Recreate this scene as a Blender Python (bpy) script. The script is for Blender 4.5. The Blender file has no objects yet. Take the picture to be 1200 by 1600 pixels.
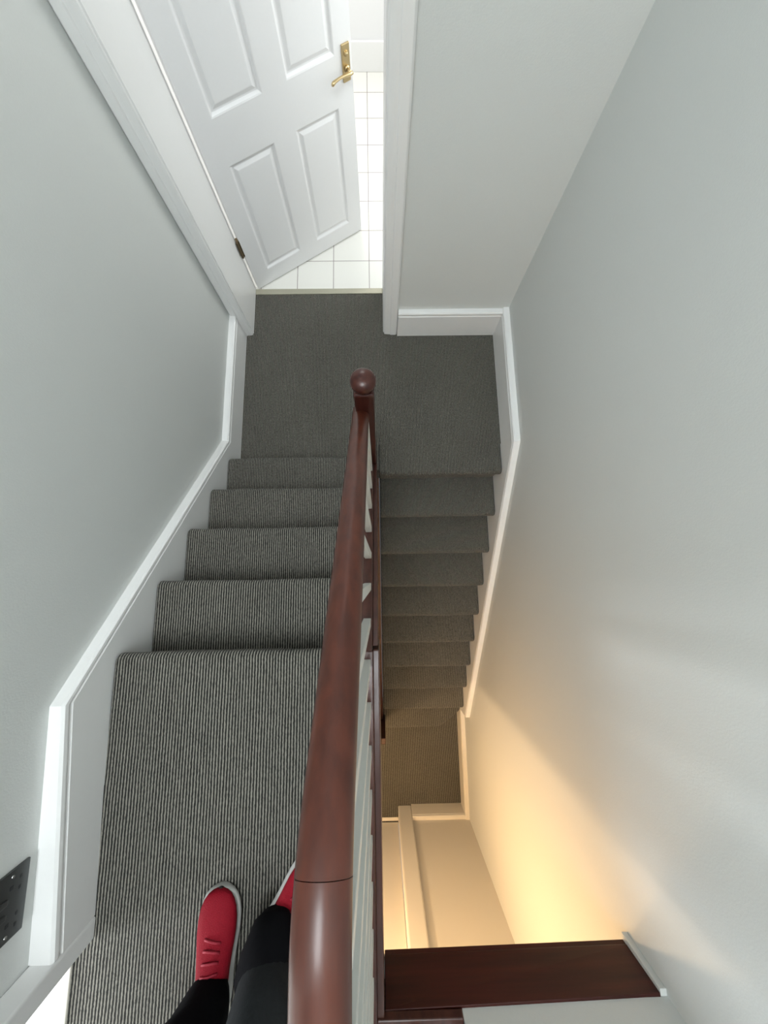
import bpy, bmesh, math, random
from mathutils import Vector, Matrix
random.seed(4)
S = bpy.context.scene
COL = S.collection
PI = math.pi

# ------------------------------------------------------------------ camera
CAMZ = 2.1874
cd = bpy.data.cameras.new('camera'); cam = bpy.data.objects.new('camera', cd); COL.objects.link(cam)
cd.sensor_fit = 'VERTICAL'; cd.sensor_height = 36.0; cd.lens = 36.0 * 580.0 / 1600.0
cd.clip_start = 0.02
rx = Vector((0.99981665, -0.01711518, 0.00858697)); ux = Vector((0.01539409, 0.98512988, 0.17112025))
vx = Vector((0.01138804, 0.17095668, -0.98521273))
M = Matrix((rx, ux, -vx)).transposed().to_4x4(); M.translation = (0, 0, CAMZ)
cam.matrix_world = M
S.camera = cam
# ------------------------------------------------------------------ light
w = bpy.data.worlds.new('world'); S.world = w; w.use_nodes = True
w.node_tree.nodes['Background'].inputs[0].default_value = (0.75, 0.87, 1.0, 1)
w.node_tree.nodes['Background'].inputs[1].default_value = 0.5
S.view_settings.view_transform = 'Standard'; S.view_settings.look = 'None'
S.view_settings.gamma = 1; S.view_settings.use_curve_mapping = False
S.view_settings.exposure = 0.0

def area(name, loc, rot, sx, sy, power, col):
    l = bpy.data.lights.new(name, 'AREA'); l.shape = 'RECTANGLE'; l.size = sx; l.size_y = sy
    l.energy = power; l.color = col
    o = bpy.data.objects.new(name, l); COL.objects.link(o); o.location = loc; o.rotation_euler = rot
    return o
area('skylight_daylight', (-0.32, -0.80, 4.63), (0, 0, 0), 0.9, 1.7, 78, (0.93, 0.98, 1.0))
area('bathroom_daylight', (0.76, 2.75, 1.5), (0, math.radians(90), 0), 1.4, 1.5, 20, (0.96, 0.99, 1.0))
area('bathroom_fill', (-0.25, 2.85, 2.35), (0, 0, 0), 0.5, 0.9, 16, (1.0, 0.98, 0.95))  # added fill without a fixture, brightens the side wall behind the door
area('bedroom_daylight', (-3.3, -1.9, 1.9), (0, math.radians(-90), 0), 1.2, 1.2, 130, (0.92, 0.96, 1.0))
LAMP = (-0.20, -1.80, 0.38)
lp = bpy.data.lights.new('hall_bulb', 'POINT'); lp.energy = 20; lp.color = (1.0, 0.63, 0.32); lp.shadow_soft_size = 0.085
lo = bpy.data.objects.new('hall_bulb', lp); COL.objects.link(lo); lo.location = (LAMP[0], LAMP[1], LAMP[2] - 0.02)

# ------------------------------------------------------------------ materials
def newmat(name):
    m = bpy.data.materials.new(name); m.use_nodes = True
    nt = m.node_tree; b = nt.nodes['Principled BSDF']
    return m, nt, b
def plain(name, col, rough=0.5, metal=0.0, coat=0.0, bump=0.0, bscale=300.0, var=0.0, emis=None):
    m, nt, b = newmat(name); N, L = nt.nodes, nt.links
    b.inputs['Roughness'].default_value = rough; b.inputs['Metallic'].default_value = metal
    b.inputs['Coat Weight'].default_value = coat
    tc = N.new('ShaderNodeTexCoord'); nz = N.new('ShaderNodeTexNoise'); nz.inputs['Scale'].default_value = bscale
    L.new(tc.outputs['Object'], nz.inputs['Vector'])
    mx = N.new('ShaderNodeMix'); mx.data_type = 'RGBA'
    mx.inputs[6].default_value = (*[c * (1 - var) for c in col], 1); mx.inputs[7].default_value = (*[min(1, c * (1 + var)) for c in col], 1)
    L.new(nz.outputs['Fac'], mx.inputs[0]); L.new(mx.outputs[2], b.inputs['Base Color'])
    if bump:
        bp = N.new('ShaderNodeBump'); bp.inputs['Strength'].default_value = bump; bp.inputs['Distance'].default_value = 0.002
        L.new(nz.outputs['Fac'], bp.inputs['Height']); L.new(bp.outputs[0], b.inputs['Normal'])
    if emis:
        b.inputs['Emission Color'].default_value = (*emis[0], 1); b.inputs['Emission Strength'].default_value = emis[1]
    return m
def math_node(N, L, op, a, b=None, c=None):
    n = N.new('ShaderNodeMath'); n.operation = op
    for i, v in enumerate((a, b, c)):
        if v is None: continue
        if isinstance(v, (int, float)): n.inputs[i].default_value = v
        else: L.new(v, n.inputs[i])
    return n.outputs[0]

def carpet_mat():
    m, nt, b = newmat('striped_carpet'); N, L = nt.nodes, nt.links
    tc = N.new('ShaderNodeTexCoord'); sp = N.new('ShaderNodeSeparateXYZ'); L.new(tc.outputs['Object'], sp.inputs[0])
    wob = N.new('ShaderNodeTexNoise'); wob.inputs['Scale'].default_value = 9.0; L.new(tc.outputs['Object'], wob.inputs['Vector'])
    x = math_node(N, L, 'MULTIPLY_ADD', wob.outputs['Fac'], 0.003, sp.outputs['X'])
    ph = math_node(N, L, 'MULTIPLY', x, 2 * PI / 0.0090)
    s = math_node(N, L, 'SINE', ph)
    s01 = math_node(N, L, 'MULTIPLY_ADD', s, 0.5, 0.5)
    # loop texture along the rib
    mp = N.new('ShaderNodeMapping'); mp.inputs['Scale'].default_value = (300, 110, 110); L.new(tc.outputs['Object'], mp.inputs[0])
    nz = N.new('ShaderNodeTexNoise'); nz.inputs['Scale'].default_value = 1.0; nz.inputs['Detail'].default_value = 2; L.new(mp.outputs[0], nz.inputs['Vector'])
    f = math_node(N, L, 'MULTIPLY_ADD', nz.outputs['Fac'], 1.3, -0.65)
    f2 = math_node(N, L, 'ADD', s01, f)
    cr = N.new('ShaderNodeValToRGB'); cr.color_ramp.elements[0].position = 0.42; cr.color_ramp.elements[1].position = 0.80
    cr.color_ramp.elements[0].color = (0.022, 0.022, 0.020, 1); cr.color_ramp.elements[1].color = (0.23, 0.218, 0.186, 1)
    L.new(f2, cr.inputs[0])
    # large soft wear
    n3 = N.new('ShaderNodeTexNoise'); n3.inputs['Scale'].default_value = 3.0; L.new(tc.outputs['Object'], n3.inputs['Vector'])
    k = math_node(N, L, 'MULTIPLY_ADD', n3.outputs['Fac'], 0.3, 0.85)
    vm = N.new('ShaderNodeVectorMath'); vm.operation = 'SCALE'; L.new(cr.outputs[0], vm.inputs[0]); L.new(k, vm.inputs['Scale'])
    L.new(vm.outputs[0], b.inputs['Base Color'])
    b.inputs['Roughness'].default_value = 0.95; b.inputs['Specular IOR Level'].default_value = 0.15
    b.inputs['Sheen Weight'].default_value = 0.1
    bp = N.new('ShaderNodeBump'); bp.inputs['Strength'].default_value = 0.6; bp.inputs['Distance'].default_value = 0.003
    L.new(f2, bp.inputs['Height']); L.new(bp.outputs[0], b.inputs['Normal'])
    return m
def wood_mat(name, c1, c2, rough, axis='Y', coat=0.4):
    m, nt, b = newmat(name); N, L = nt.nodes, nt.links
    tc = N.new('ShaderNodeTexCoord'); mp = N.new('ShaderNodeMapping'); L.new(tc.outputs['Object'], mp.inputs[0])
    mp.inputs['Scale'].default_value = {'Y': (45, 2.5, 30), 'X': (2.5, 45, 30), 'Z': (45, 45, 2.5)}[axis]
    nz = N.new('ShaderNodeTexNoise'); nz.inputs['Scale'].default_value = 1.0; nz.inputs['Detail'].default_value = 5; L.new(mp.outputs[0], nz.inputs['Vector'])
    cr = N.new('ShaderNodeValToRGB'); cr.color_ramp.elements[0].position = 0.3; cr.color_ramp.elements[1].position = 0.72
    cr.color_ramp.elements[0].color = (*c1, 1); cr.color_ramp.elements[1].color = (*c2, 1)
    L.new(nz.outputs['Fac'], cr.inputs[0]); L.new(cr.outputs[0], b.inputs['Base Color'])
    b.inputs['Specular IOR Level'].default_value = 0.35
    b.inputs['Roughness'].default_value = rough; b.inputs['Coat Weight'].default_value = coat; b.inputs['Coat Roughness'].default_value = 0.22
    bp = N.new('ShaderNodeBump'); bp.inputs['Strength'].default_value = 0.12; bp.inputs['Distance'].default_value = 0.001
    L.new(nz.outputs['Fac'], bp.inputs['Height']); L.new(bp.outputs[0], b.inputs['Normal'])
    return m
def tile_mat():
    m, nt, b = newmat('white_floor_tile'); N, L = nt.nodes, nt.links
    tc = N.new('ShaderNodeTexCoord'); sp = N.new('ShaderNodeSeparateXYZ'); L.new(tc.outputs['Object'], sp.inputs[0])
    def line(o, off):
        a = math_node(N, L, 'ADD', o, off + 24.0); a = math_node(N, L, 'DIVIDE', a, 0.2405); a = math_node(N, L, 'FRACT', a)
        a = math_node(N, L, 'SUBTRACT', a, 0.5); a = math_node(N, L, 'ABSOLUTE', a)
        return math_node(N, L, 'GREATER_THAN', a, 0.5 - 0.009)
    # grout lines at X = -0.046 + n*0.2405 and Y = 2.11 + n*0.2405
    mo = 24.0 % 0.2405
    lx = line(sp.outputs['X'], 0.046 - mo); ly = line(sp.outputs['Y'], -2.11 - mo + 0.2405 * 20)
    g = math_node(N, L, 'MAXIMUM', lx, ly)
    mx = N.new('ShaderNodeMix'); mx.data_type = 'RGBA'; mx.inputs[6].default_value = (0.86, 0.85, 0.80, 1); mx.inputs[7].default_value = (0.36, 0.31, 0.30, 1)
    L.new(g, mx.inputs[0]); L.new(mx.outputs[2], b.inputs['Base Color']); b.inputs['Roughness'].default_value = 0.25
    bp = N.new('ShaderNodeBump'); bp.invert = True; bp.inputs['Distance'].default_value = 0.002; L.new(g, bp.inputs['Height']); L.new(bp.outputs[0], b.inputs['Normal'])
    return m

WALL = plain('wall_paint', (0.69, 0.708, 0.69), 0.7, bump=0.15, bscale=220, var=0.02)
TRIM = plain('white_gloss_paint', (0.86, 0.86, 0.85), 0.32, bump=0.05, bscale=60, var=0.01)
DOORM = plain('door_white_paint', (0.84, 0.84, 0.845), 0.4, bump=0.04, bscale=90, var=0.01)
BALM = plain('baluster_paint', (0.72, 0.73, 0.69), 0.4, var=0.02, bscale=40)
HALLM = plain('hall_cream_paint', (0.74, 0.70, 0.62), 0.7, bump=0.1, bscale=200, var=0.02)
CEIL = plain('ceiling_paint', (0.8, 0.8, 0.79), 0.9, var=0.01)
CARPET = carpet_mat()
WOOD = wood_mat('mahogany_rail', (0.055, 0.014, 0.008), (0.105, 0.027, 0.014), 0.36, 'Y', 0.2)
WOODX = wood_mat('mahogany_fascia', (0.030, 0.006, 0.004), (0.075, 0.014, 0.009), 0.5, 'X', 0.0)
WOODZ = wood_mat('mahogany_newel', (0.034, 0.008, 0.006), (0.070, 0.019, 0.012), 0.33, 'Z', 0.15)
STRW = wood_mat('mahogany_string', (0.050, 0.018, 0.014), (0.10, 0.036, 0.026), 0.28)
TILE = tile_mat()
def dull(m, v): m.node_tree.nodes['Principled BSDF'].inputs['Specular IOR Level'].default_value = v; return m
BRASS = plain('brass', (0.62, 0.48, 0.27), 0.33, 1.0, var=0.05, bscale=80)
HINGEM = plain('aged_brass', (0.20, 0.15, 0.09), 0.45, 0.9, var=0.1, bscale=80)
THRESH = plain('aluminium_strip', (0.50, 0.48, 0.38), 0.4, 0.6, var=0.05, bscale=120)
CREAM = plain('cream_paint', (0.80, 0.76, 0.68), 0.45, var=0.01)
PALEF = plain('pale_floor', (0.8, 0.79, 0.76), 0.5, var=0.03, bscale=12)
NICKEL = plain('black_nickel', (0.10, 0.105, 0.105), 0.33, 0.85, var=0.05, bscale=50)
BLACKP = plain('black_plastic', (0.012, 0.012, 0.016), 0.35, var=0.05)
CHROME = plain('chrome', (0.8, 0.8, 0.8), 0.15, 1.0)
REDF = plain('red_mesh_fabric', (0.22, 0.003, 0.012), 0.7, bump=0.6, bscale=500, var=0.25)
REDL = plain('red_lace', (0.28, 0.005, 0.02), 0.7, var=0.2)
SOLE = plain('grey_rubber', (0.42, 0.42, 0.40), 0.6, var=0.05)
CLOTH = plain('charcoal_cloth', (0.022, 0.025, 0.027), 0.85, bump=0.4, bscale=120, var=0.25)
BLACKC = dull(plain('black_cloth', (0.004, 0.004, 0.005), 0.9, bump=0.4, bscale=90, var=0.3), 0.08)
dull(REDF, 0.15); dull(CLOTH, 0.15)
SKIN = plain('skin', (0.55, 0.33, 0.24), 0.5, var=0.05, bscale=30)
HAIR = plain('brown_hair', (0.04, 0.022, 0.013), 0.6, bump=0.6, bscale=150, var=0.3)
EYEW = plain('eye_white', (0.8, 0.8, 0.78), 0.2)
EYED = plain('eye_iris', (0.03, 0.02, 0.015), 0.2)
GLOW = plain('frosted_lamp_glass', (0.9, 0.8, 0.6), 0.5, emis=((1.0, 0.66, 0.36), 2.0))
GLASS = plain('skylight_glass', (0.9, 0.95, 1.0), 0.3, emis=((0.86, 0.95, 1.0), 2.0))

# ------------------------------------------------------------------ mesh helpers
def obj(name, bm, mat, parent=None, smooth=False, bevel=0.0, segs=2):
    me = bpy.data.meshes.new(name); bmesh.ops.recalc_face_normals(bm, faces=bm.faces); bm.to_mesh(me); bm.free()
    o = bpy.data.objects.new(name, me); COL.objects.link(o); me.materials.append(mat)
    if smooth:
        for p in me.polygons: p.use_smooth = True
    if bevel:
        md = o.modifiers.new('bevel', 'BEVEL'); md.width = bevel; md.segments = segs; md.limit_method = 'ANGLE'; md.angle_limit = math.radians(35)
    if parent: o.parent = parent
    return o
def smooth_angle(o, deg=40):
    me = o.data
    for p in me.polygons: p.use_smooth = True
    bm = bmesh.new(); bm.from_mesh(me)
    for e in bm.edges:
        if len(e.link_faces) == 2 and e.calc_face_angle(0) > math.radians(deg): e.smooth = False
    bm.to_mesh(me); bm.free()
def box(bm, x0, x1, y0, y1, z0, z1):
    v = [bm.verts.new(p) for p in [(x0,y0,z0),(x1,y0,z0),(x1,y1,z0),(x0,y1,z0),(x0,y0,z1),(x1,y0,z1),(x1,y1,z1),(x0,y1,z1)]]
    for f in [(0,3,2,1),(4,5,6,7),(0,1,5,4),(1,2,6,5),(2,3,7,6),(3,0,4,7)]: bm.faces.new([v[i] for i in f])
    return v
def bx(*a):
    bm = bmesh.new(); box(bm, *a); return bm
def bxs(*l):
    bm = bmesh.new()
    for a in l: box(bm, *a)
    return bm
def prism(bm, pts, x0, x1):           # polygon in (Y,Z) extruded along X
    a = [bm.verts.new((x0, y, z)) for y, z in pts]; b = [bm.verts.new((x1, y, z)) for y, z in pts]
    n = len(pts); bm.faces.new(a); bm.faces.new(b[::-1])
    for i in range(n): bm.faces.new([a[i], b[i], b[(i+1) % n], a[(i+1) % n]])
def prismz(bm, pts, z0, z1):          # polygon in (X,Y) extruded along Z
    a = [bm.verts.new((x, y, z0)) for x, y in pts]; b = [bm.verts.new((x, y, z1)) for x, y in pts]
    n = len(pts); bm.faces.new(a[::-1]); bm.faces.new(b)
    for i in range(n): bm.faces.new([a[i], a[(i+1) % n], b[(i+1) % n], b[i]])
def loft(bm, rings, caps=True):
    R = [[bm.verts.new(p) for p in r] for r in rings]; n = len(rings[0])
    for a, b in zip(R, R[1:]):
        for i in range(n): bm.faces.new([a[i], a[(i+1) % n], b[(i+1) % n], b[i]])
    if caps: bm.faces.new(R[0][::-1]); bm.faces.new(R[-1])
    return R
def ellring(c, ra, rb, axis, up, n=20, sq=1.0):
    axis = Vector(axis).normalized(); up = Vector(up); s = axis.cross(up).normalized(); t = s.cross(axis).normalized()
    out = []
    for i in range(n):
        a = 2 * PI * i / n; ca, sa = math.cos(a), math.sin(a)
        ca = math.copysign(abs(ca) ** sq, ca); sa = math.copysign(abs(sa) ** sq, sa)
        out.append(tuple(Vector(c) + s * (ra * ca) + t * (rb * sa)))
    return out
def cyl(bm, c0, c1, r0, r1=None, n=16):
    c0, c1 = Vector(c0), Vector(c1); ax = c1 - c0; up = (0, 0, 1) if abs(ax.normalized().z) < 0.9 else (0, 1, 0)
    loft(bm, [ellring(c0, r0, r0, ax, up, n), ellring(c1, r1 or r0, r1 or r0, ax, up, n)])
def tag(o, label, cat, group=None):
    o['label'] = label; o['category'] = cat
    if group: o['group'] = group
    return o
def struct(name, bm, mat, label=None, cat=None, **k):
    o = obj(name, bm, mat, **k); o['kind'] = 'structure'
    if label: o['label'] = label; o['category'] = cat or name.split('_')[0]
    return o
def empty(name, loc, label, cat, kind=None):
    o = bpy.data.objects.new(name, None); COL.objects.link(o); o.location = loc; o.empty_display_size = 0.1
    o['label'] = label; o['category'] = cat
    if kind: o['kind'] = kind
    return o
def child(o, p):                       # parent while keeping world place
    o.parent = p; o.matrix_parent_inverse = Matrix.Translation(-Vector(p.location)); return o

# ------------------------------------------------------------------ plan
U, LO, R = 0.95, -1.90, 0.19
XL, XR = -0.845, 0.756                # faces of the skirtings
WL, WR = -0.883, 0.793                # faces of the walls
YU, G1 = -0.2267, 0.2237              # nosing of the upper floor, going of the short flight
YN, G2 = 0.6094, 0.2286               # nosing of the half landing, going of the long flight
YB = 1.575                            # wall with the bathroom door
YE = 1.89                             # bathroom threshold
YW = -1.178                            # far side of the stair well
HB = -2.245                           # lower hall back wall
TOP = 4.60
n1 = lambda y: U - (R / G1) * (y - YU)        # nosing line of the short flight
n2 = lambda y: (R / G2) * (y - YN)            # nosing line of the long flight

# ------------------------------------------------------------------ walls
left = bmesh.new()
box(left, WL - 0.12, WL, -0.966, 4.0, LO - 0.1, TOP)
box(left, WL - 0.12, WL, -3.2, -0.966, LO - 0.1, U - 0.01)
box(left, WL - 0.12, WL, -3.2, -1.80, U - 0.01, TOP)
box(left, WL - 0.12, WL, -1.80, -0.966, U + 2.02, TOP)
struct('wall_left', left, WALL, 'pale grey-green wall on the left beside the short flight', 'wall')
struct('wall_right', bx(WR, WR + 0.12, -3.2, 4.0, LO - 0.1, TOP), WALL, 'tall pale grey wall on the right of the stairwell, warm lit at its foot', 'wall')
bk = bmesh.new()
OX0, OX1 = -0.800, 0.040              # bathroom door opening
box(bk, OX1 + 0.02, WR, YB, YE + 0.01, -0.25, TOP)
box(bk, WL, OX0 - 0.02, YB, YE + 0.01, -0.25, TOP)
box(bk, OX0 - 0.02, OX1 + 0.02, YB, YE + 0.01, 2.06, TOP)
struct('wall_back', bk, WALL, 'grey wall with the bathroom doorway at the end of the half landing', 'wall')
struct('wall_front', bx(WL, WR, -3.2, -3.08, LO - 0.1, TOP), WALL, 'wall behind the upper landing', 'wall')
struct('wall_closet', bxs((0.207, WR, -1.32, YW - 0.006, U - 0.024, TOP), (0.215, 0.33, -3.08, -1.32, U - 0.01, TOP)), WALL, 'pale wall rising above the dark fascia at bottom right', 'wall')
hb = bmesh.new()
box(hb, 0.195, WR, HB - 0.16, HB, LO - 0.02, 0.75)
box(hb, WL, -0.62, HB - 0.16, HB, LO - 0.02, 0.75)
box(hb, -0.62, 0.195, HB - 0.16, HB, 0.14, 0.75)
struct('wall_hall', hb, HALLM, 'cream wall of the lower hall below the stairwell', 'wall')
# spandrel below the short flight
sp = bmesh.new(); yb_ = -1.40
prism(sp, [(0.60, LO), (0.60, n1(0.60) - 0.28), (YU, n1(YU) - 0.24), (YU, 0.745), (yb_, 0.745), (yb_, LO)], -0.080, -0.032)
struct('wall_spandrel', sp, HALLM, 'wall closing the space under the short flight', 'wall')
struct('ceiling', bxs((WL, WR, -3.08, -1.70, TOP, TOP + 0.1), (WL, WR, 0.10, 4.0, TOP, TOP + 0.1), (WL, -0.82, -1.70, 0.10, TOP, TOP + 0.1), (0.18, WR, -1.70, 0.10, TOP, TOP + 0.1)), CEIL, 'white ceiling over the stairwell', 'ceiling')
wf = struct('window_1', bxs((-0.82, 0.18, -1.70, -1.65, TOP, TOP + 0.12), (-0.82, 0.18, 0.05, 0.10, TOP, TOP + 0.12), (-0.82, -0.77, -1.65, 0.05, TOP, TOP + 0.12), (0.13, 0.18, -1.65, 0.05, TOP, TOP + 0.12)), TRIM, 'rooflight above the stairwell', 'window')
obj('window_pane', bx(-0.77, 0.13, -1.65, 0.05, TOP + 0.08, TOP + 0.09), GLASS, wf)

# ------------------------------------------------------------------ carpeted floors and flights
def nose_profile(ynose, z, yback, d, zbot, ins=0.0, thick=0.03, rad=0.022):
    """closed (Y,Z) outline: tread, rounded nosing facing d, riser down to zbot."""
    pts = [(yback, zbot), (yback, z - ins)]
    r = rad
    for k in range(0, 7):
        a = PI / 2 * k / 6
        pts.append((ynose - d * (r + ins) + d * r * math.sin(a), z - ins - r + r * math.cos(a)))
    for k in range(1, 5):
        a = PI / 2 * k / 4
        pts.append((ynose - d * ins - d * 0.012 + d * 0.012 * math.cos(a), z - 0.026 - 0.012 * math.sin(a) - ins))
    pts.append((ynose - d * (0.026 + ins), z - 0.042 - ins)); pts.append((ynose - d * (0.026 + ins), zbot))
    return pts
def step_mesh(ynose, z, yback, d, zbot, x0, x1, bow=None, seed=0, bm=None):
    bm = bm or bmesh.new(); rr = random.Random(seed)
    xs = [(x0, 0.012), (x0 + 0.003, 0.006), (x0 + 0.010, 0.001)]
    n = 26; xs += [(x0 + 0.014 + (x1 - x0 - 0.028) * i / n, 0.0) for i in range(n + 1)]
    xs += [(x1 - 0.010, 0.001), (x1 - 0.003, 0.006), (x1, 0.012)]
    ph = [rr.uniform(0, 6) for _ in range(3)]
    rings = []
    for x, ins in xs:
        wv = 0.0011 * math.sin(9 * x + ph[0]) + 0.0007 * math.sin(23 * x + ph[1]) + 0.0006 * math.sin(41 * x + ph[2])
        yn_ = ynose + d * wv + (bow(x) if bow else 0.0)
        rings.append([(x, y, zz) for y, zz in nose_profile(yn_, z + wv * 0.6, yback, d, zbot, ins)])
    loft(bm, rings)
    return bm
# upper floor: rounded front over the short flight + rest of the slab
uf = step_mesh(YU, U, -0.60, 1, U - R + 0.001, XL, -0.086, seed=1)
box(uf, XL, -0.086, -0.966, -0.60, U - 0.195, U)
box(uf, WL - 0.02, -0.086, -1.80, -0.966, U - 0.195, U)
box(uf, WL, -0.086, -3.08, -1.80, U - 0.195, U)
box(uf, -0.086, 0.215, -3.08, -1.275, U - 0.195, U)
o = struct('floor_upper', uf, CARPET, 'dark striped carpet of the upper landing under the red shoes', 'floor'); smooth_angle(o, 50)
struct('ceiling_hall', bxs((WL, -0.03, -3.08, -0.24, 0.745, 0.754), (-0.03, WR, -3.08, -1.215, 0.745, 0.754)), CEIL, 'ceiling of the lower hall', 'ceiling')
# half landing
hl = step_mesh(YN, 0.0, 0.80, -1, -R + 0.001, 0.0, XR, seed=2)
box(hl, 0.0, XR, 0.80, YB - 0.0, -R, 0.0)
box(hl, XL, 0.0, 0.64, YB, -R, 0.0)
box(hl, OX0, OX1, YB, YE - 0.02, -R, 0.0)
o = struct('floor_landing', hl, CARPET, 'dark striped carpet of the half landing before the bathroom door', 'floor'); smooth_angle(o, 50)
struct('floor_hall', bx(WL, WR, -2.38, -1.25, LO - 0.1, LO), CARPET, 'carpet of the lower hall at the foot of the stairs', 'floor')
struct('floor_bathroom', bx(WL, WR, YE - 0.02, 4.0, -0.1, -0.002), TILE, 'white square floor tiles with grey grout in the bathroom', 'floor')
struct('floor_bedroom', bx(-4.0, WL - 0.021, -3.2, 0.2, U - 0.15, U - 0.004), PALEF, 'bright pale floor beyond the doorway at bottom left', 'floor')
# short flight
fl = empty('short_staircase', (-0.47, 0.668, 0), 'short carpeted flight of four steps on the left, rising to the upper landing', 'staircase')
for i in range(1, 5):
    yn_ = YU + i * G1; z = U - i * R
    o = child(obj('step', step_mesh(yn_, z, yn_ - G1 - 0.045, 1, z - R + 0.001, XL, -0.086, seed=10 + i), CARPET), fl); smooth_angle(o, 50)
# long flight
fl2 = empty('long_staircase', (0.38, -1.40, LO), 'long carpeted flight of nine steps on the right, descending to the lower hall', 'staircase')
for i in range(1, 10):
    yn_ = YN - i * G2; z = -i * R
    bow = None
    if i == 9:
        def bow(x):
            t = max(0.0, (x - 0.54) / (XR - 0.54)); return 0.15 * t ** 1.15 if t > 0 else 0.0
    o = child(obj('step', step_mesh(yn_, z, yn_ + G2 + 0.045, -1, z - R + 0.001, 0.0, XR, bow=bow, seed=30 + i), CARPET), fl2); smooth_angle(o, 50)
# sloping underside, closing the flight from below
so = bmesh.new(); prism(so, [(0.64, -0.20), (0.64, -0.42), (-1.30, LO), (-1.30, n2(-1.30) - 0.26)], 0.0, XR)
child(obj('stair_soffit', so, HALLM), fl2)

# ------------------------------------------------------------------ skirtings
def skirt_prof(pts_top, x_face, x_wall, zbot, shift=lambda y: 0.0):
    """board whose top follows pts_top [(y,z)...]; zbot(y) its lower edge; small bead near the top."""
    bm = bmesh.new(); s = 1 if x_wall < x_face else -1
    prof = [(x_face, -9), (x_face, -0.030), (x_face - s * 0.004, -0.026), (x_face - s * 0.004, -0.020), (x_face, -0.016), (x_face - s * 0.001, -0.006), (x_face - s * 0.007, 0.0), (x_wall, 0.0), (x_wall, -9)]
    rings = []
    for y, z in pts_top:
        rings.append([(x + (shift(y) if x != x_wall else 0), y, (z + dz) if dz > -5 else zbot(y)) for x, dz in prof])
    loft(bm, rings); return bm
kl = YU - (0.175 + 0 - 0.085) / (R / G1)
kl2 = 0.768
tl = [(-0.930, U + 0.138), (-0.325, U + 0.172), (kl2, 0.19), (YB, 0.19)]
o = struct('baseboard_left', skirt_prof(tl, XL, WL, lambda y: 0.70 if y < -0.3 else -0.19, lambda y: 0.022 if y < -0.5 else 0.0), TRIM, 'white skirting board stepping down along the left wall', 'skirting board')
tr = [(YB, 0.215), (0.735, 0.215), (-1.285, n2(-1.285) + 0.098)]
struct('baseboard_right', skirt_prof(tr, XR, WR, lambda y: -0.1 if y > 1 else (-0.15 if y > 0.7 else n2(y) - 0.25)), TRIM, 'white skirting board raking down the right wall beside the long flight', 'skirting board')
struct('baseboard_hall', skirt_prof([(-1.29, LO + 0.20), (HB, LO + 0.20)], XR, WR, lambda y: LO), CREAM, 'cream skirting board at the foot of the right wall in the lower hall', 'skirting board')
def skirt_x(x0, x1, yface, ywall, z0, z1):
    bm = bmesh.new(); d = 1 if ywall > yface else -1
    pr = [(yface, z0), (yface, z1 - 0.03), (yface + d * 0.004, z1 - 0.026), (yface + d * 0.004, z1 - 0.02), (yface, z1 - 0.016), (yface + d * 0.001, z1 - 0.006), (yface + d * 0.007, z1), (ywall, z1), (ywall, z0)]
    prism(bm, pr, x0, x1); return bm
struct('baseboard_back', skirt_x(0.130, XR, YB - 0.032, YB, 0.0, 0.205), TRIM, 'short white skirting board right of the bathroom doorway', 'skirting board')
struct('baseboard_hall_back', skirt_x(0.262, XR, HB + 0.034, HB, LO, LO + 0.19), CREAM, 'cream skirting board across the lower hall back wall', 'skirting board')

# ------------------------------------------------------------------ architraves, linings
def arch_bm(x_in, x_out, yface, ywall, z0, z1):     # vertical moulded architrave, inner edge x_in
    s = 1 if x_out > x_in else -1; d = 1 if ywall > yface else -1; wd = abs(x_out - x_in)
    pr = [(x_in, ywall), (x_in, yface + d * 0.010), (x_in + s * 0.006, yface + d * 0.006), (x_in + s * wd * 0.3, yface + d * 0.004), (x_in + s * wd * 0.45, yface + d * 0.004),
          (x_in + s * wd * 0.5, yface), (x_in + s * wd * 0.9, yface), (x_out, yface + d * 0.008), (x_out, ywall)]
    bm = bmesh.new(); prismz(bm, pr, z0, z1); return bm
struct('trim_1', arch_bm(0.045, 0.128, YB - 0.024, YB, 0.0, 2.11), TRIM, 'white architrave on the right side of the bathroom doorway', 'door frame', bevel=0.0015)
struct('trim_2', arch_bm(-0.805, WL + 0.001, YB - 0.024, YB, 0.0, 2.11), TRIM, 'white architrave on the left side of the bathroom doorway', 'door frame', bevel=0.0015)
struct('trim_3', bxs((WL + 0.001, 0.128, YB - 0.024, YB, 2.11, 2.19)), TRIM, 'white architrave over the bathroom doorway', 'door frame', bevel=0.002)
struct('trim_4', bxs((OX0 - 0.02, OX0, YB - 0.004, YE + 0.012, 0.0, 2.06), (OX1, OX1 + 0.02, YB - 0.004, YE + 0.012, 0.0, 2.06), (OX0, OX1, YB - 0.004, YE + 0.012, 2.04, 2.06)), TRIM, 'white door lining of the bathroom doorway', 'door frame', bevel=0.001)
struct('trim_5', bxs((WL, -0.818, -0.985, -0.930, U, U + 2.05), (WL - 0.12, -0.862, -0.985, -0.966, U, U + 2.03)), TRIM, 'grey-white architrave of the doorway at bottom left', 'door frame', bevel=0.006, segs=3)
struct('trim_6', bxs((0.135, 0.262, HB, HB + 0.028, LO, 0.15), (0.135, 0.195, HB - 0.12, HB, LO, 0.12), (-0.72, 0.135, HB, HB + 0.028, 0.10, 0.20), (-0.72, -0.60, HB, HB + 0.028, LO, 0.10)), CREAM, 'cream architrave in the lower hall beside a cream door', 'door frame', bevel=0.012, segs=3)

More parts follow.
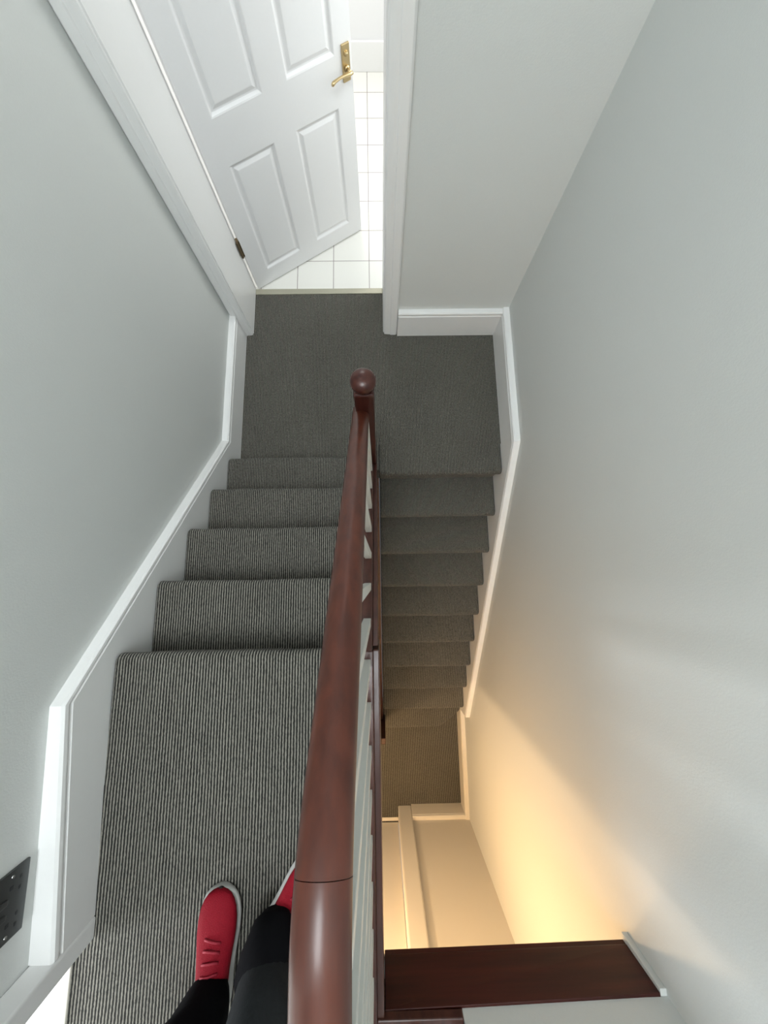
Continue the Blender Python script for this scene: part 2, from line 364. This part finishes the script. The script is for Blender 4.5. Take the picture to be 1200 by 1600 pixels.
o = tag(obj('threshold_strip', bx(OX0, OX1, YE - 0.035, YE + 0.004, -0.004, 0.006), THRESH, bevel=0.003), 'narrow metal strip between carpet and bathroom tiles', 'threshold strip')
o = tag(obj('threshold_strip', bx(-0.912, -0.872, -1.78, -0.976, U - 0.004, U + 0.006), CREAM, bevel=0.003), 'cream threshold strip at the doorway bottom left of the picture', 'threshold strip')
o = tag(obj('threshold_strip', bx(-0.60, 0.135, HB - 0.105, HB - 0.075, LO, LO + 0.008), CREAM, bevel=0.003), 'cream threshold strip below the lower hall door', 'threshold strip')

# ------------------------------------------------------------------ bathroom door
DW, DH, DT = 0.832, 1.98, 0.036
dr = empty('door_1', (-0.788, 1.886, 0.0), 'white six-panel bathroom door standing ajar with a brass lever handle', 'door', 'structure')
dr.rotation_euler = (0, 0, math.atan2(0.472, 0.705))
panels = [(0.110, 0.365, 0.105, 0.712), (0.488, 0.742, 0.105, 0.712), (0.110, 0.365, 0.898, 1.50), (0.488, 0.742, 0.898, 1.50), (0.110, 0.365, 1.63, 1.87), (0.488, 0.742, 1.63, 1.87)]
def door_leaf():
    bm = bmesh.new()
    for side, y0 in ((-1, 0.0), (1, DT)):
        xs = sorted({0.012, DW} | {p[0] for p in panels} | {p[1] for p in panels})
        zs = sorted({0.008, DH} | {p[2] for p in panels} | {p[3] for p in panels})
        V = {}
        def v(x, z):
            k = (round(x, 4), round(z, 4))
            if k not in V: V[k] = bm.verts.new((x, y0, z))
            return V[k]
        for a, b in zip(xs, xs[1:]):
            for c, d in zip(zs, zs[1:]):
                cx, cz = (a + b) / 2, (c + d) / 2
                if any(p[0] < cx < p[1] and p[2] < cz < p[3] for p in panels): continue
                bm.faces.new([v(a, c), v(b, c), v(b, d), v(a, d)])
        for p in panels:
            lv = [(0, 0), (0.005, 0.002), (0.010, 0.008), (0.014, 0.0105), (0.020, 0.0105), (0.036, 0.0035), (0.040, 0.003)]
            prev = None
            for ins, dp in lv:
                y = y0 - side * dp
                q = [(p[0] + ins, p[2] + ins), (p[1] - ins, p[2] + ins), (p[1] - ins, p[3] - ins), (p[0] + ins, p[3] - ins)]
                cur = [v(*c) for c in q] if ins == 0 else [bm.verts.new((c[0], y, c[1])) for c in q]
                if prev:
                    for i in range(4): bm.faces.new([prev[i], prev[(i+1) % 4], cur[(i+1) % 4], cur[i]])
                prev = cur
            bm.faces.new(prev)
    e = [(0.012, 0.008), (DW, 0.008), (DW, DH), (0.012, DH)]
    for a, b in zip(e, e[1:] + e[:1]):
        bm.faces.new([bm.verts.new((a[0], 0, a[1])), bm.verts.new((b[0], 0, b[1])), bm.verts.new((b[0], DT, b[1])), bm.verts.new((a[0], DT, a[1]))])
    bmesh.ops.remove_doubles(bm, verts=bm.verts, dist=1e-5)
    return bm
leaf = obj('door_leaf', door_leaf(), DOORM, dr)
# lever handle: plate, boss, lever (local: x along leaf, -y toward the landing)
hu, hz0, hz1 = 0.797, 0.795, 0.925
hd = obj('door_handle', bx(hu - 0.021, hu + 0.021, -0.008, 0.0, hz0, hz1), BRASS, dr, bevel=0.003); hd['label'] = 'brass lever handle on a rectangular plate'
bm = bmesh.new()
zc = 0.842
cyl(bm, (hu, -0.008, zc), (hu, -0.016, zc), 0.014, 0.012); cyl(bm, (hu, -0.016, zc), (hu, -0.040, zc), 0.0085)
path = [(hu + 0.010, zc), (hu - 0.005, zc), (hu - 0.03, zc + 0.002), (hu - 0.06, zc + 0.003), (hu - 0.085, zc + 0.000), (hu - 0.10, zc - 0.005), (hu - 0.106, zc - 0.007)]
rad = [0.007, 0.009, 0.0072, 0.0062, 0.0075, 0.0095, 0.006]
loft(bm, [ellring((x, -0.042, z), r, r * 0.85, (-1, 0, 0), (0, 0, 1), 12) for (x, z), r in zip(path, rad)])
obj('lever', bm, BRASS, hd, smooth=True)
bm = bmesh.new(); cyl(bm, (hu, -0.008, 0.893), (hu, -0.015, 0.893), 0.011, 0.009); cyl(bm, (hu, -0.015, 0.893), (hu, -0.020, 0.893), 0.007, 0.004)
obj('lock_knob', bm, BRASS, hd, smooth=False)
for z in (0.262, 1.66):
    bm = bmesh.new(); cyl(bm, (-0.003, -0.002, z), (-0.003, -0.002, z + 0.10), 0.0065, n=12); box(bm, -0.003, 0.013, 0.0, 0.030, z, z + 0.10)
    obj('hinge', bm, HINGEM, dr)
# lower hall door
d2 = empty('door_2', (-0.23, HB - 0.11, LO), 'plain cream door in the lower hall seen past the dark string', 'door', 'structure')
child(obj('door_leaf', bx(-0.598, 0.133, HB - 0.150, HB - 0.112, LO + 0.012, 0.10), CREAM, bevel=0.003), d2)
bm = bmesh.new(); cyl(bm, (-0.53, HB - 0.112, LO + 1.0), (-0.53, HB - 0.07, LO + 1.0), 0.012); cyl(bm, (-0.53, HB - 0.07, LO + 1.0), (-0.53, HB - 0.045, LO + 1.0), 0.026, 0.02)
child(obj('door_knob', bm, BRASS), d2)

# bathroom shell
struct('wall_bathroom', bxs((WL, WR, 3.765, 3.88, -0.1, TOP),), DOORM, 'white far wall of the bathroom glimpsed past the open door', 'wall')
struct('wall_bathroom_left', bx(WL, WL + 0.012, 1.905, 3.765, 0.0, 2.4), TRIM, 'white panel added on the side wall to brighten the door hinge gap', 'wall')  # pale panel added so the gap at the hinges reads bright
struct('baseboard_bathroom', bx(WL, WR, 3.745, 3.765, -0.002, 0.16), TRIM, 'white upstand along the far bathroom wall', 'skirting board', bevel=0.004)
# bedroom shell
struct('wall_bedroom', bxs((-4.0, -3.9, -3.2, 0.2, U, TOP), (-3.9, WL - 0.12, -3.3, -3.2, U, TOP), (-3.9, WL - 0.12, 0.1, 0.2, U, TOP)), PALEF, 'pale walls of the room beyond the left doorway', 'wall')
struct('ceiling_bedroom', bx(-4.0, WL - 0.12, -3.3, 0.2, TOP, TOP + 0.1), CEIL, 'ceiling of the room beyond the left doorway', 'ceiling')

# ------------------------------------------------------------------ balustrade
bal = empty('balustrade', (-0.055, 0.63, 0.0), 'mahogany handrail with slim white balusters running between the two flights', 'banister')
# handrail
HR = 0.72
def rail_profile():
    pts = []
    w2, h = 0.031, 0.026
    pts = [(-0.017, -h), (0.017, -h), (0.021, -0.016), (0.0265, -0.012), (w2, -0.004), (w2, 0.004), (0.0275, 0.014), (0.020, 0.021), (0.010, 0.0255), (0, 0.027)]
    return pts + [(-x, z) for x, z in pts[:1:-1] if x > 0]
def rail_mesh(path, xc, skip0=0, skip1=0):
    bm = bmesh.new(); prof = rail_profile(); rings = []
    for i, (y, z) in enumerate(path):
        if i < skip0 or i >= len(path) - skip1: continue
        a = Vector((0, path[max(i-1, 0)][0], path[max(i-1, 0)][1])); b = Vector((0, path[min(i+1, len(path)-1)][0], path[min(i+1, len(path)-1)][1]))
        p = Vector((0, y, z))
        t1 = (p - a).normalized() if i else (b - p).normalized(); t2 = (b - p).normalized() if i < len(path)-1 else t1
        t = (t1 + t2).normalized(); nrm = Vector((0, -t.z, t.y)) if t.y > 0 else Vector((0, t.z, -t.y)); k = 1 / max(0.5, t.dot(t1))
        rings.append([tuple(Vector((xc + px, y, z)) + nrm * (pz * k)) for px, pz in prof])
    loft(bm, rings); return bm
YJ = -0.315
zlev = n1(YJ) + HR
XC = -0.066
KN = 0.07
rl = lambda y: zlev - 0.95 * (y - YJ)
yk = YJ + KN
pitch_path = [(0.625 - (0.625 - yk) * i / 8, rl(0.625 - (0.625 - yk) * i / 8)) for i in range(9)]
a_, b_, c_ = Vector((yk, rl(yk))), Vector((YJ, zlev)), Vector((YJ - KN, zlev))
ease = [tuple(a_ * (1 - t) ** 2 + b_ * 2 * t * (1 - t) + c_ * t * t) for t in [k / 10 for k in range(1, 10)]]
pitch_path += ease[:5]; level_path = [ease[3], (ease[4][0] - 0.0010, ease[4][1])] + ease[5:] + [tuple(c_), (-0.7, zlev), (-1.255, zlev)]
o = child(obj('handrail', rail_mesh(pitch_path + [ease[5]], XC, 0, 1), WOOD), bal); smooth_angle(o, 28)
o = child(obj('handrail', rail_mesh(level_path, XC, 1, 0), WOOD), bal); smooth_angle(o, 28)
bm = bmesh.new()
pr = rail_profile()
loft(bm, [[(x, -1.204 + px, zlev + pz) for px, pz in pr] for x in (-0.03, 0.215)])
child(obj('handrail', bm, WOOD), bal)
# newel at the half landing
def newel(name, x, y, z0, z1, hw, cap=True, taper=0.0):
    bm = bmesh.new(); box(bm, x - hw, x + hw, y - hw, y + hw, z0, z1)
    nw = child(obj(name, bm, WOODZ, bevel=0.008, segs=3), bal)
    if cap:
        bm = bmesh.new(); prof = [(0.026, z1 - 0.004), (0.030, z1 + 0.004), (0.026, z1 + 0.010), (0.033, z1 + 0.016), (0.0415, z1 + 0.024), (0.044, z1 + 0.034), (0.042, z1 + 0.046), (0.034, z1 + 0.056), (0.024, z1 + 0.061), (0.012, z1 + 0.064), (0.002, z1 + 0.065)]
        loft(bm, [ellring((x, y, z), r, r, (0, 0, 1), (0, 1, 0), 28) for r, z in prof])
        c = obj('newel_cap', bm, WOODZ, smooth=True); c.parent = nw
    return nw
newel('newel_post', -0.0485, 0.632, -0.30, 1.025, 0.035)
newel('newel_post', -0.060, -1.290, U, zlev + 0.06, 0.032)
# sloping string, its moulding, level base rails
def strip(x0, x1, up_, dn, y0, y1, fn):
    bm = bmesh.new(); prism(bm, [(y0, fn(y0) + up_), (y1, fn(y1) + up_), (y1, fn(y1) - dn), (y0, fn(y0) - dn)], x0, x1); return bm
child(obj('string_board', strip(-0.085, -0.030, 0.035, 0.26, 0.597, YU + 0.0, n1), STRW, bevel=0.003), bal)
child(obj('string_moulding', strip(-0.030, -0.012, 0.012, 0.25, 0.597, YU + 0.01, n1), STRW, bevel=0.003), bal)
child(obj('base_rail', bxs((-0.085, -0.028, -1.245, YU - 0.001, U + 0.0, U + 0.030)), STRW, bevel=0.003), bal)
child(obj('base_rail', bxs((-0.028, 0.206, -1.245, -1.179, U - 0.006, U + 0.018)), STRW, bevel=0.003), bal)
child(obj('apron_board', bxs((-0.030, -0.008, YW - 0.012, YU, 0.750, U + 0.012), (-0.085, -0.03, YW - 0.012, YU - 0.001, 0.755, U - 0.002)), STRW, bevel=0.004), bal)
# balusters
bys = [0.550, 0.433, 0.315, 0.197, 0.082, -0.035, -0.149, -0.264, -0.387, -0.507, -0.625, -0.742, -0.858, -0.971, -1.083, -1.197]
BH = 0.0125; BX = -0.0475
for y in bys:
    f = (lambda t: n1(t) + 0.033) if y > YU else (lambda t: U + 0.029)
    g = (lambda t: rl(t) - 0.014) if y > YJ else (lambda t: zlev - 0.014)
    bm = bmesh.new()
    q = [(-BH, -BH), (BH, -BH), (BH, BH), (-BH, BH)]
    loft(bm, [[(BX + a, y + b, f(y + b)) for a, b in q], [(BX + a, y + b, g(y + b)) for a, b in q]])
    child(obj('baluster', bm, BALM, bevel=0.0015), bal)
for x in (0.075, 0.19):
    child(obj('baluster', bx(x - BH, x + BH, -1.2165, -1.1915, U + 0.017, zlev - 0.024), BALM, bevel=0.0015), bal)

# fascia across the well
fa = bmesh.new()
def fpro(yt, zt, yb_, zb): return [(yb_ + 0.003, zb + 0.022), (yb_ + 0.001, zb + 0.016), (yb_ + 0.001, zb), (yb_ - 0.018, zb), (yt - 0.020, zt), (yt, zt)]
loft(fa, [[(x, y, z) for y, z in fpro(*q)] for x, q in ((-0.006, (-1.178, 0.944, -1.198, 0.752)), (0.774, (-1.176, 0.925, -1.184, 0.757)))])
tag(obj('fascia_board', fa, WOODX, bevel=0.002), 'dark mahogany fascia board across the end of the stairwell at bottom right', 'fascia board')
struct('trim_7', bx(0.774, WR, -1.205, -1.166, 0.752, 0.925), WALL, 'narrow white filler strip between dark fascia and right wall', 'trim', bevel=0.002)
# string of the long flight and its foot newel
child(obj('stair_string', strip(-0.030, -0.001, 0.020, 0.24, 0.590, -1.34, n2), STRW, bevel=0.003), fl2)
bm = bmesh.new(); box(bm, -0.030, 0.022, -1.375, -1.325, LO, LO + 0.72)
child(obj('newel_post', bm, WOODZ, bevel=0.006), fl2)

# ------------------------------------------------------------------ socket
so_ = empty('wall_socket', (WL, -0.735, U + 0.23), 'black nickel double wall socket above the skirting board at left', 'wall socket')
sy0, sy1, sz0, sz1 = -0.818, -0.668, 1.128, 1.214
child(obj('faceplate', bx(WL, WL + 0.007, sy0, sy1, sz0, sz1), NICKEL, bevel=0.002), so_)
e = child(obj('plate_edge', bx(WL, WL + 0.009, sy0 - 0.001, sy1 + 0.001, sz1 - 0.001, sz1 + 0.002), CHROME), so_); e['label'] = 'bright polished upper edge'
for yc in (sy0 + 0.037, sy1 - 0.037):
    child(obj('socket_outlet', bxs((WL + 0.006, WL + 0.0078, yc - 0.004, yc + 0.004, sz0 + 0.040, sz0 + 0.048), (WL + 0.006, WL + 0.0078, yc - 0.015, yc - 0.008, sz0 + 0.020, sz0 + 0.025), (WL + 0.006, WL + 0.0078, yc + 0.008, yc + 0.015, sz0 + 0.020, sz0 + 0.025)), BLACKP), so_)
for yc in (sy0 + 0.060, sy1 - 0.060):
    child(obj('rocker_switch', bx(WL + 0.006, WL + 0.0105, yc - 0.006, yc + 0.006, sz0 + 0.052, sz0 + 0.074), NICKEL, bevel=0.0015), so_)
for yc in (sy0 + 0.014, sy1 - 0.014):
    bm = bmesh.new(); cyl(bm, (WL + 0.006, yc, sz0 + 0.044), (WL + 0.0085, yc, sz0 + 0.044), 0.004, 0.0032); child(obj('screw', bm, CHROME), so_)

# ------------------------------------------------------------------ hall lamp
lm = empty('pendant_lamp', (LAMP[0], LAMP[1], 0.745), 'small warm globe lamp under the lower hall ceiling', 'lamp')
bm = bmesh.new(); cyl(bm, (LAMP[0], LAMP[1], 0.745), (LAMP[0], LAMP[1], 0.72), 0.045, 0.03); cyl(bm, (LAMP[0], LAMP[1], 0.72), (LAMP[0], LAMP[1], LAMP[2] + 0.07), 0.004)
child(obj('ceiling_rose', bm, BRASS), lm)
bm = bmesh.new()
loft(bm, [ellring((LAMP[0], LAMP[1], LAMP[2] + 0.07 - 0.035 * k / 4), 0.012 + 0.075 * k / 4, 0.012 + 0.075 * k / 4, (0, 0, -1), (0, 1, 0), 24) for k in range(5)], caps=False)
child(obj('lamp_shade', bm, BRASS, smooth=True), lm)

wlm = empty('hall_fill_lamp', (WL, -1.80, -0.25), 'small unseen warm lamp added as fill on the left wall of the lower hall', 'lamp')  # made-up lamp out of view, added to brighten hall door and floor
bm = bmesh.new(); cyl(bm, (WL, -1.80, -0.25), (WL + 0.015, -1.80, -0.25), 0.05, 0.045, 24); cyl(bm, (WL + 0.015, -1.80, -0.25), (WL + 0.09, -1.80, -0.25), 0.006)
child(obj('wall_bracket', bm, BRASS), wlm)
bm = bmesh.new(); loft(bm, [ellring((WL + 0.10, -1.80, -0.31 + 0.05 * k), 0.045 + 0.006 * k, 0.045 + 0.006 * k, (0, 0, 1), (0, 1, 0), 24) for k in range(4)], caps=False)
child(obj('lamp_shade', bm, BRASS, smooth=True), wlm)
l2 = bpy.data.lights.new('hall_fill_bulb', 'POINT'); l2.energy = 44; l2.color = (1.0, 0.66, 0.36); l2.shadow_soft_size = 0.04  # warm fill for the lower hall
o = bpy.data.objects.new('hall_fill_bulb', l2); COL.objects.link(o); o.location = (WL + 0.19, -1.80, -0.20)

# ------------------------------------------------------------------ person
P0 = Vector((-0.39, -1.06, U))
pr_ = empty('person', tuple(P0), 'person in dark trousers and red trainers standing on the upper landing beside the banister', 'person')
def tube(bm, pts, n=20, up=(0, 1, 0)):
    """pts: [(x,y,z,ra,rb)] elliptical loft"""
    rings = []
    for i, p in enumerate(pts):
        a = Vector(pts[max(i-1, 0)][:3]); b = Vector(pts[min(i+1, len(pts)-1)][:3])
        rings.append(ellring(p[:3], p[3], p[4], b - a, up, n))
    loft(bm, rings)
HL, HRr = Vector((-0.462, -1.075, U)), Vector((-0.305, -0.950, U))   # ankles
# body: one continuous skinned figure
me = bpy.data.meshes.new('body')
B = [(-0.39, -1.12, 1.86, .13, .10), (-0.39, -1.13, 2.02, .125, .095), (-0.39, -1.13, 2.20, .145, .10), (-0.39, -1.13, 2.34, .12, .085), (-0.39, -1.12, 2.44, .052, .052), (-0.39, -1.10, 2.53, .07, .08), (-0.39, -1.10, 2.62, .078, .098), (-0.39, -1.10, 2.69, .06, .075),
     (-0.475, -1.11, 1.80, .088, .088), (-0.470, -1.09, 1.42, .058, .062), (-0.472, -1.085, 1.24, .048, .050), (HL.x, HL.y - 0.02, U + 0.10, .030, .032), (HL.x, HL.y + 0.05, U + 0.045, .02, .018), (HL.x, HL.y + 0.14, U + 0.035, .018, .012),
     (-0.305, -1.11, 1.80, .088, .088), (-0.282, -1.02, 1.42, .058, .062), (-0.285, -0.985, 1.24, .048, .050), (HRr.x, HRr.y - 0.01, U + 0.10, .030, .032), (HRr.x + 0.03, HRr.y + 0.04, U + 0.045, .02, .018), (HRr.x + 0.085, HRr.y + 0.11, U + 0.035, .018, .012),
     (-0.565, -1.13, 2.36, .055, .055), (-0.60, -1.15, 2.10, .04, .042), (-0.60, -1.10, 1.86, .028, .032), (-0.60, -1.075, 1.78, .020, .032),
     (-0.215, -1.13, 2.36, .055, .055), (-0.18, -1.15, 2.10, .04, .042), (-0.18, -1.10, 1.86, .028, .032), (-0.18, -1.075, 1.78, .020, .032)]
E_ = [(0, 1), (1, 2), (2, 3), (3, 4), (4, 5), (5, 6), (6, 7), (0, 8), (8, 9), (9, 10), (10, 11), (11, 12), (12, 13), (0, 14), (14, 15), (15, 16), (16, 17), (17, 18), (18, 19), (3, 20), (20, 21), (21, 22), (22, 23), (3, 24), (24, 25), (25, 26), (26, 27)]
for base, sx in ((23, 1), (27, -1)):     # fingers and thumb
    hx, hy, hz = B[base][:3]
    for k, ln in enumerate((0.060, 0.070, 0.066, 0.050)):
        yo = 0.028 - 0.018 * k
        i0 = len(B)
        B += [(hx, hy + yo, hz - 0.030, .0095, .0095), (hx + sx * 0.006, hy + yo, hz - 0.030 - ln * 0.55, .0085, .0085), (hx + sx * 0.020, hy + yo, hz - 0.030 - ln, .007, .007)]
        E_ += [(base, i0), (i0, i0 + 1), (i0 + 1, i0 + 2)]
    i0 = len(B)
    B += [(hx + sx * 0.012, hy + 0.045, hz + 0.008, .011, .011), (hx + sx * 0.022, hy + 0.060, hz - 0.028, .009, .009)]
    E_ += [(base, i0), (i0, i0 + 1)]
me.from_pydata([b[:3] for b in B], E_, [])
bo = bpy.data.objects.new('body', me); COL.objects.link(bo); me.materials.append(SKIN)
sk = bo.modifiers.new('skin', 'SKIN'); 
for i, b in enumerate(B): me.skin_vertices[0].data[i].radius = (b[3], b[4])
me.skin_vertices[0].data[0].use_root = True
bo.modifiers.new('sub', 'SUBSURF').levels = 2; sk.use_smooth_shade = True
child(bo, pr_)
bm = bmesh.new()
for s in (-1, 1):
    bm = bmesh.new(); c = (-0.39 + s * 0.031, -1.018, 2.615); loft(bm, [ellring((c[0], c[1] - 0.004 + t[0], c[2]), t[1], t[1], (0, 1, 0), (0, 0, 1), 12) for t in ((-0.01, .006), (-0.004, .012), (0.004, .011), (0.009, .004))])
    child(obj('eye', bm, EYEW, smooth=True), pr_)
    bm = bmesh.new(); cyl(bm, (c[0], c[1] + 0.0045, c[2]), (c[0], c[1] + 0.0065, c[2]), 0.005, 0.004); child(obj('iris', bm, EYED), pr_)
bm = bmesh.new(); tube(bm, [(-0.39, -1.015, 2.625, .008, .008), (-0.39, -1.0, 2.60, .011, .012), (-0.39, -0.988, 2.577, .015, .013), (-0.39, -0.998, 2.568, .008, .006)], 12)
child(obj('nose', bm, SKIN, smooth=True), pr_)
bm = bmesh.new(); loft(bm, [ellring((-0.39, -1.008 + t[0], 2.545), t[1], t[2], (0, 1, 0), (0, 0, 1), 14) for t in ((-0.01, .028, .008), (0.0, .026, .008), (0.005, .016, .004))])
child(obj('mouth', bm, REDL, smooth=True), pr_)
bm = bmesh.new()
for s in (-1, 1):
    bm = bmesh.new(); loft(bm, [ellring((-0.39 + s * (0.075 + t[0]), -1.105, 2.60), t[1], t[1] * 1.7, (s, 0, 0), (0, 0, 1), 12) for t in ((0, .010), (0.008, .018), (0.014, .014), (0.016, .004))])
    child(obj('ear', bm, SKIN, smooth=True), pr_)
bm = bmesh.new(); tube(bm, [(-0.39, -1.15, 2.52, .05, .035), (-0.39, -1.145, 2.56, .082, .06), (-0.39, -1.135, 2.62, .092, .085), (-0.39, -1.115, 2.67, .090, .104), (-0.39, -1.11, 2.71, .072, .09), (-0.39, -1.115, 2.74, .035, .045)], 24)
child(obj('hair', bm, HAIR, smooth=True), pr_)
# trousers (open tubes with folds at the hem), black hems resting on the shoes
def wob(pts, amp, seed, n=28, up=(0, 1, 0)):
    rr = random.Random(seed); bm = bmesh.new(); rings = []
    for i, p in enumerate(pts):
        a = Vector(pts[max(i-1, 0)][:3]); b = Vector(pts[min(i+1, len(pts)-1)][:3]); k = p[5] if len(p) > 5 else 0.3
        r = ellring(p[:3], p[3], p[4], b - a, up, n); c = Vector(p[:3])
        ph = i * 0.7
        rings.append([tuple(c + (Vector(q) - c) * (1 + amp * k * (math.sin(3 * 2 * PI * j / n + ph) + 0.6 * math.sin(5 * 2 * PI * j / n - ph * 1.7 + seed)))) for j, q in enumerate(r)])
    loft(bm, rings); return bm
tb = wob([(-0.475, -1.085, 1.20, .073, .078), (-0.472, -1.085, 1.30, .078, .082), (-0.468, -1.09, 1.45, .082, .088), (-0.470, -1.105, 1.70, .100, .108), (-0.45, -1.115, 1.84, .105, .118)], 0.04, 1)
t2 = wob([(-0.290, -0.970, 1.08, .070, .076), (-0.278, -0.985, 1.20, .078, .086), (-0.280, -1.02, 1.45, .082, .088), (-0.300, -1.09, 1.70, .100, .108), (-0.33, -1.115, 1.84, .105, .118)], 0.04, 2)
child(obj('trouser_leg', tb, CLOTH, smooth=True), pr_); child(obj('trouser_leg', t2, CLOTH, smooth=True), pr_)
c1 = wob([(HL.x, HL.y - 0.012, U + 0.060, .050, .070, 1.0), (HL.x, HL.y - 0.010, U + 0.085, .062, .076, 1.0), (HL.x - 0.006, HL.y - 0.014, U + 0.14, .070, .076, 1.0), (-0.482, -1.088, U + 0.185, .079, .084, .8), (-0.478, -1.085, U + 0.23, .076, .082, .5), (-0.475, -1.085, U + 0.29, .072, .078, .3)], 0.05, 3)
c2 = wob([(HRr.x + 0.016, HRr.y + 0.012, U + 0.060, .052, .072, 1.0), (HRr.x + 0.014, HRr.y + 0.012, U + 0.080, .066, .080, 1.0), (HRr.x + 0.010, HRr.y + 0.000, U + 0.115, .074, .080, 1.0), (HRr.x + 0.010, HRr.y - 0.016, U + 0.145, .074, .080, .8), (HRr.x + 0.014, HRr.y - 0.030, U + 0.165, .066, .074, .5)], 0.05, 5)
for c in (c1, c2):
    c = child(obj('trouser_hem', c, BLACKC, smooth=True), pr_); c['label'] = 'black trouser hem bunched on the shoe'
child(obj('jacket', wob([(-0.39, -1.12, 1.84, .175, .135), (-0.39, -1.12, 1.98, .165, .125), (-0.39, -1.13, 2.18, .185, .135), (-0.39, -1.13, 2.32, .180, .125), (-0.39, -1.13, 2.40, .11, .085), (-0.39, -1.12, 2.45, .062, .062)], 0.02, 7), BLACKC, smooth=True), pr_)
for x in (-0.60, -0.18):
    s = -1 if x < -0.39 else 1
    child(obj('sleeve', wob([(x, -1.095, 1.85, .038, .042), (x, -1.12, 1.97, .047, .050), (x, -1.15, 2.10, .052, .055), (x - s * 0.015, -1.14, 2.25, .058, .062), (x - s * 0.05, -1.13, 2.37, .060, .062)], 0.03, 9 + s), BLACKC, smooth=True), pr_)
# shoes
def shoe(ankle, ang):
    """built along +Y from heel, then turned by ang about Z at the ankle"""
    def place(bm):
        bmesh.ops.rotate(bm, verts=bm.verts, cent=(0, 0, 0), matrix=Matrix.Rotation(ang, 3, 'Z'))
        bmesh.ops.translate(bm, verts=bm.verts, vec=(ankle.x, ankle.y, U)); return bm
    yh, yt = -0.070, 0.222; L_ = yt - yh
    TS = [0.004, 0.02, 0.05, 0.1, 0.18, 0.28, 0.38, 0.48, 0.58, 0.68, 0.78, 0.86, 0.92, 0.96, 0.985, 0.997]
    HW = [0.012, 0.024, 0.032, 0.036, 0.038, 0.038, 0.040, 0.043, 0.047, 0.0505, 0.051, 0.0475, 0.041, 0.032, 0.021, 0.009]
    def half(t): return 1.05 * HW[TS.index(t)]
    def ring(t, z0, z1, k, n=22, flat=0.5):
        w_ = half(t) * k; out = []
        for i in range(n):
            a = 2 * PI * i / n; c_, s_ = math.cos(a), math.sin(a)
            c_ = math.copysign(abs(c_) ** 0.8, c_); s_ = math.copysign(abs(s_) ** 0.8, s_)
            out.append((w_ * c_, yh + L_ * t, (z0 + z1) / 2 + (z1 - z0) / 2 * s_))
        return out
    ts = [0.004, 0.02, 0.05, 0.1, 0.18, 0.28, 0.38, 0.48, 0.58, 0.68, 0.78, 0.86, 0.92, 0.96, 0.985, 0.997]
    hgt = [0.045, 0.058, 0.066, 0.074, 0.084, 0.092, 0.090, 0.082, 0.072, 0.064, 0.058, 0.053, 0.049, 0.046, 0.042, 0.037]
    s = bmesh.new(); loft(s, [ring(t, 0.0, 0.028 + 0.008 * (1 - t), 1.06) for t in ts])
    so = child(obj('shoe_sole', place(s), SOLE, smooth=True), pr_); so['label'] = 'pale grey rubber sole'
    u = bmesh.new(); loft(u, [ring(t, 0.018, h, 0.97) for t, h in zip(ts, hgt)])
    up_ = child(obj('shoe', place(u), REDF, smooth=True), pr_); up_['label'] = 'red mesh trainer'
    for k in range(4):
        t = 0.46 + 0.07 * k; l = bmesh.new(); wv = 0.022; z = hgt[ts.index(min(ts, key=lambda q: abs(q - t)))]
        y = yh + L_ * t
        zz = 0.0905 - (t - 0.38) * 0.085
        loft(l, [ellring((x, y + 0.004 * math.sin(k + x * 60), zz - 0.6 * abs(x) ** 1.35 + 0.003), 0.003, 0.0022, (1, 0, 0), (0, 0, 1), 8) for x in (-wv, -wv / 2, 0, wv / 2, wv)])
        lc = obj('shoelace', place(l), REDL, smooth=True); lc.parent = up_
shoe(HL, math.radians(0)); shoe(HRr, math.radians(-38))
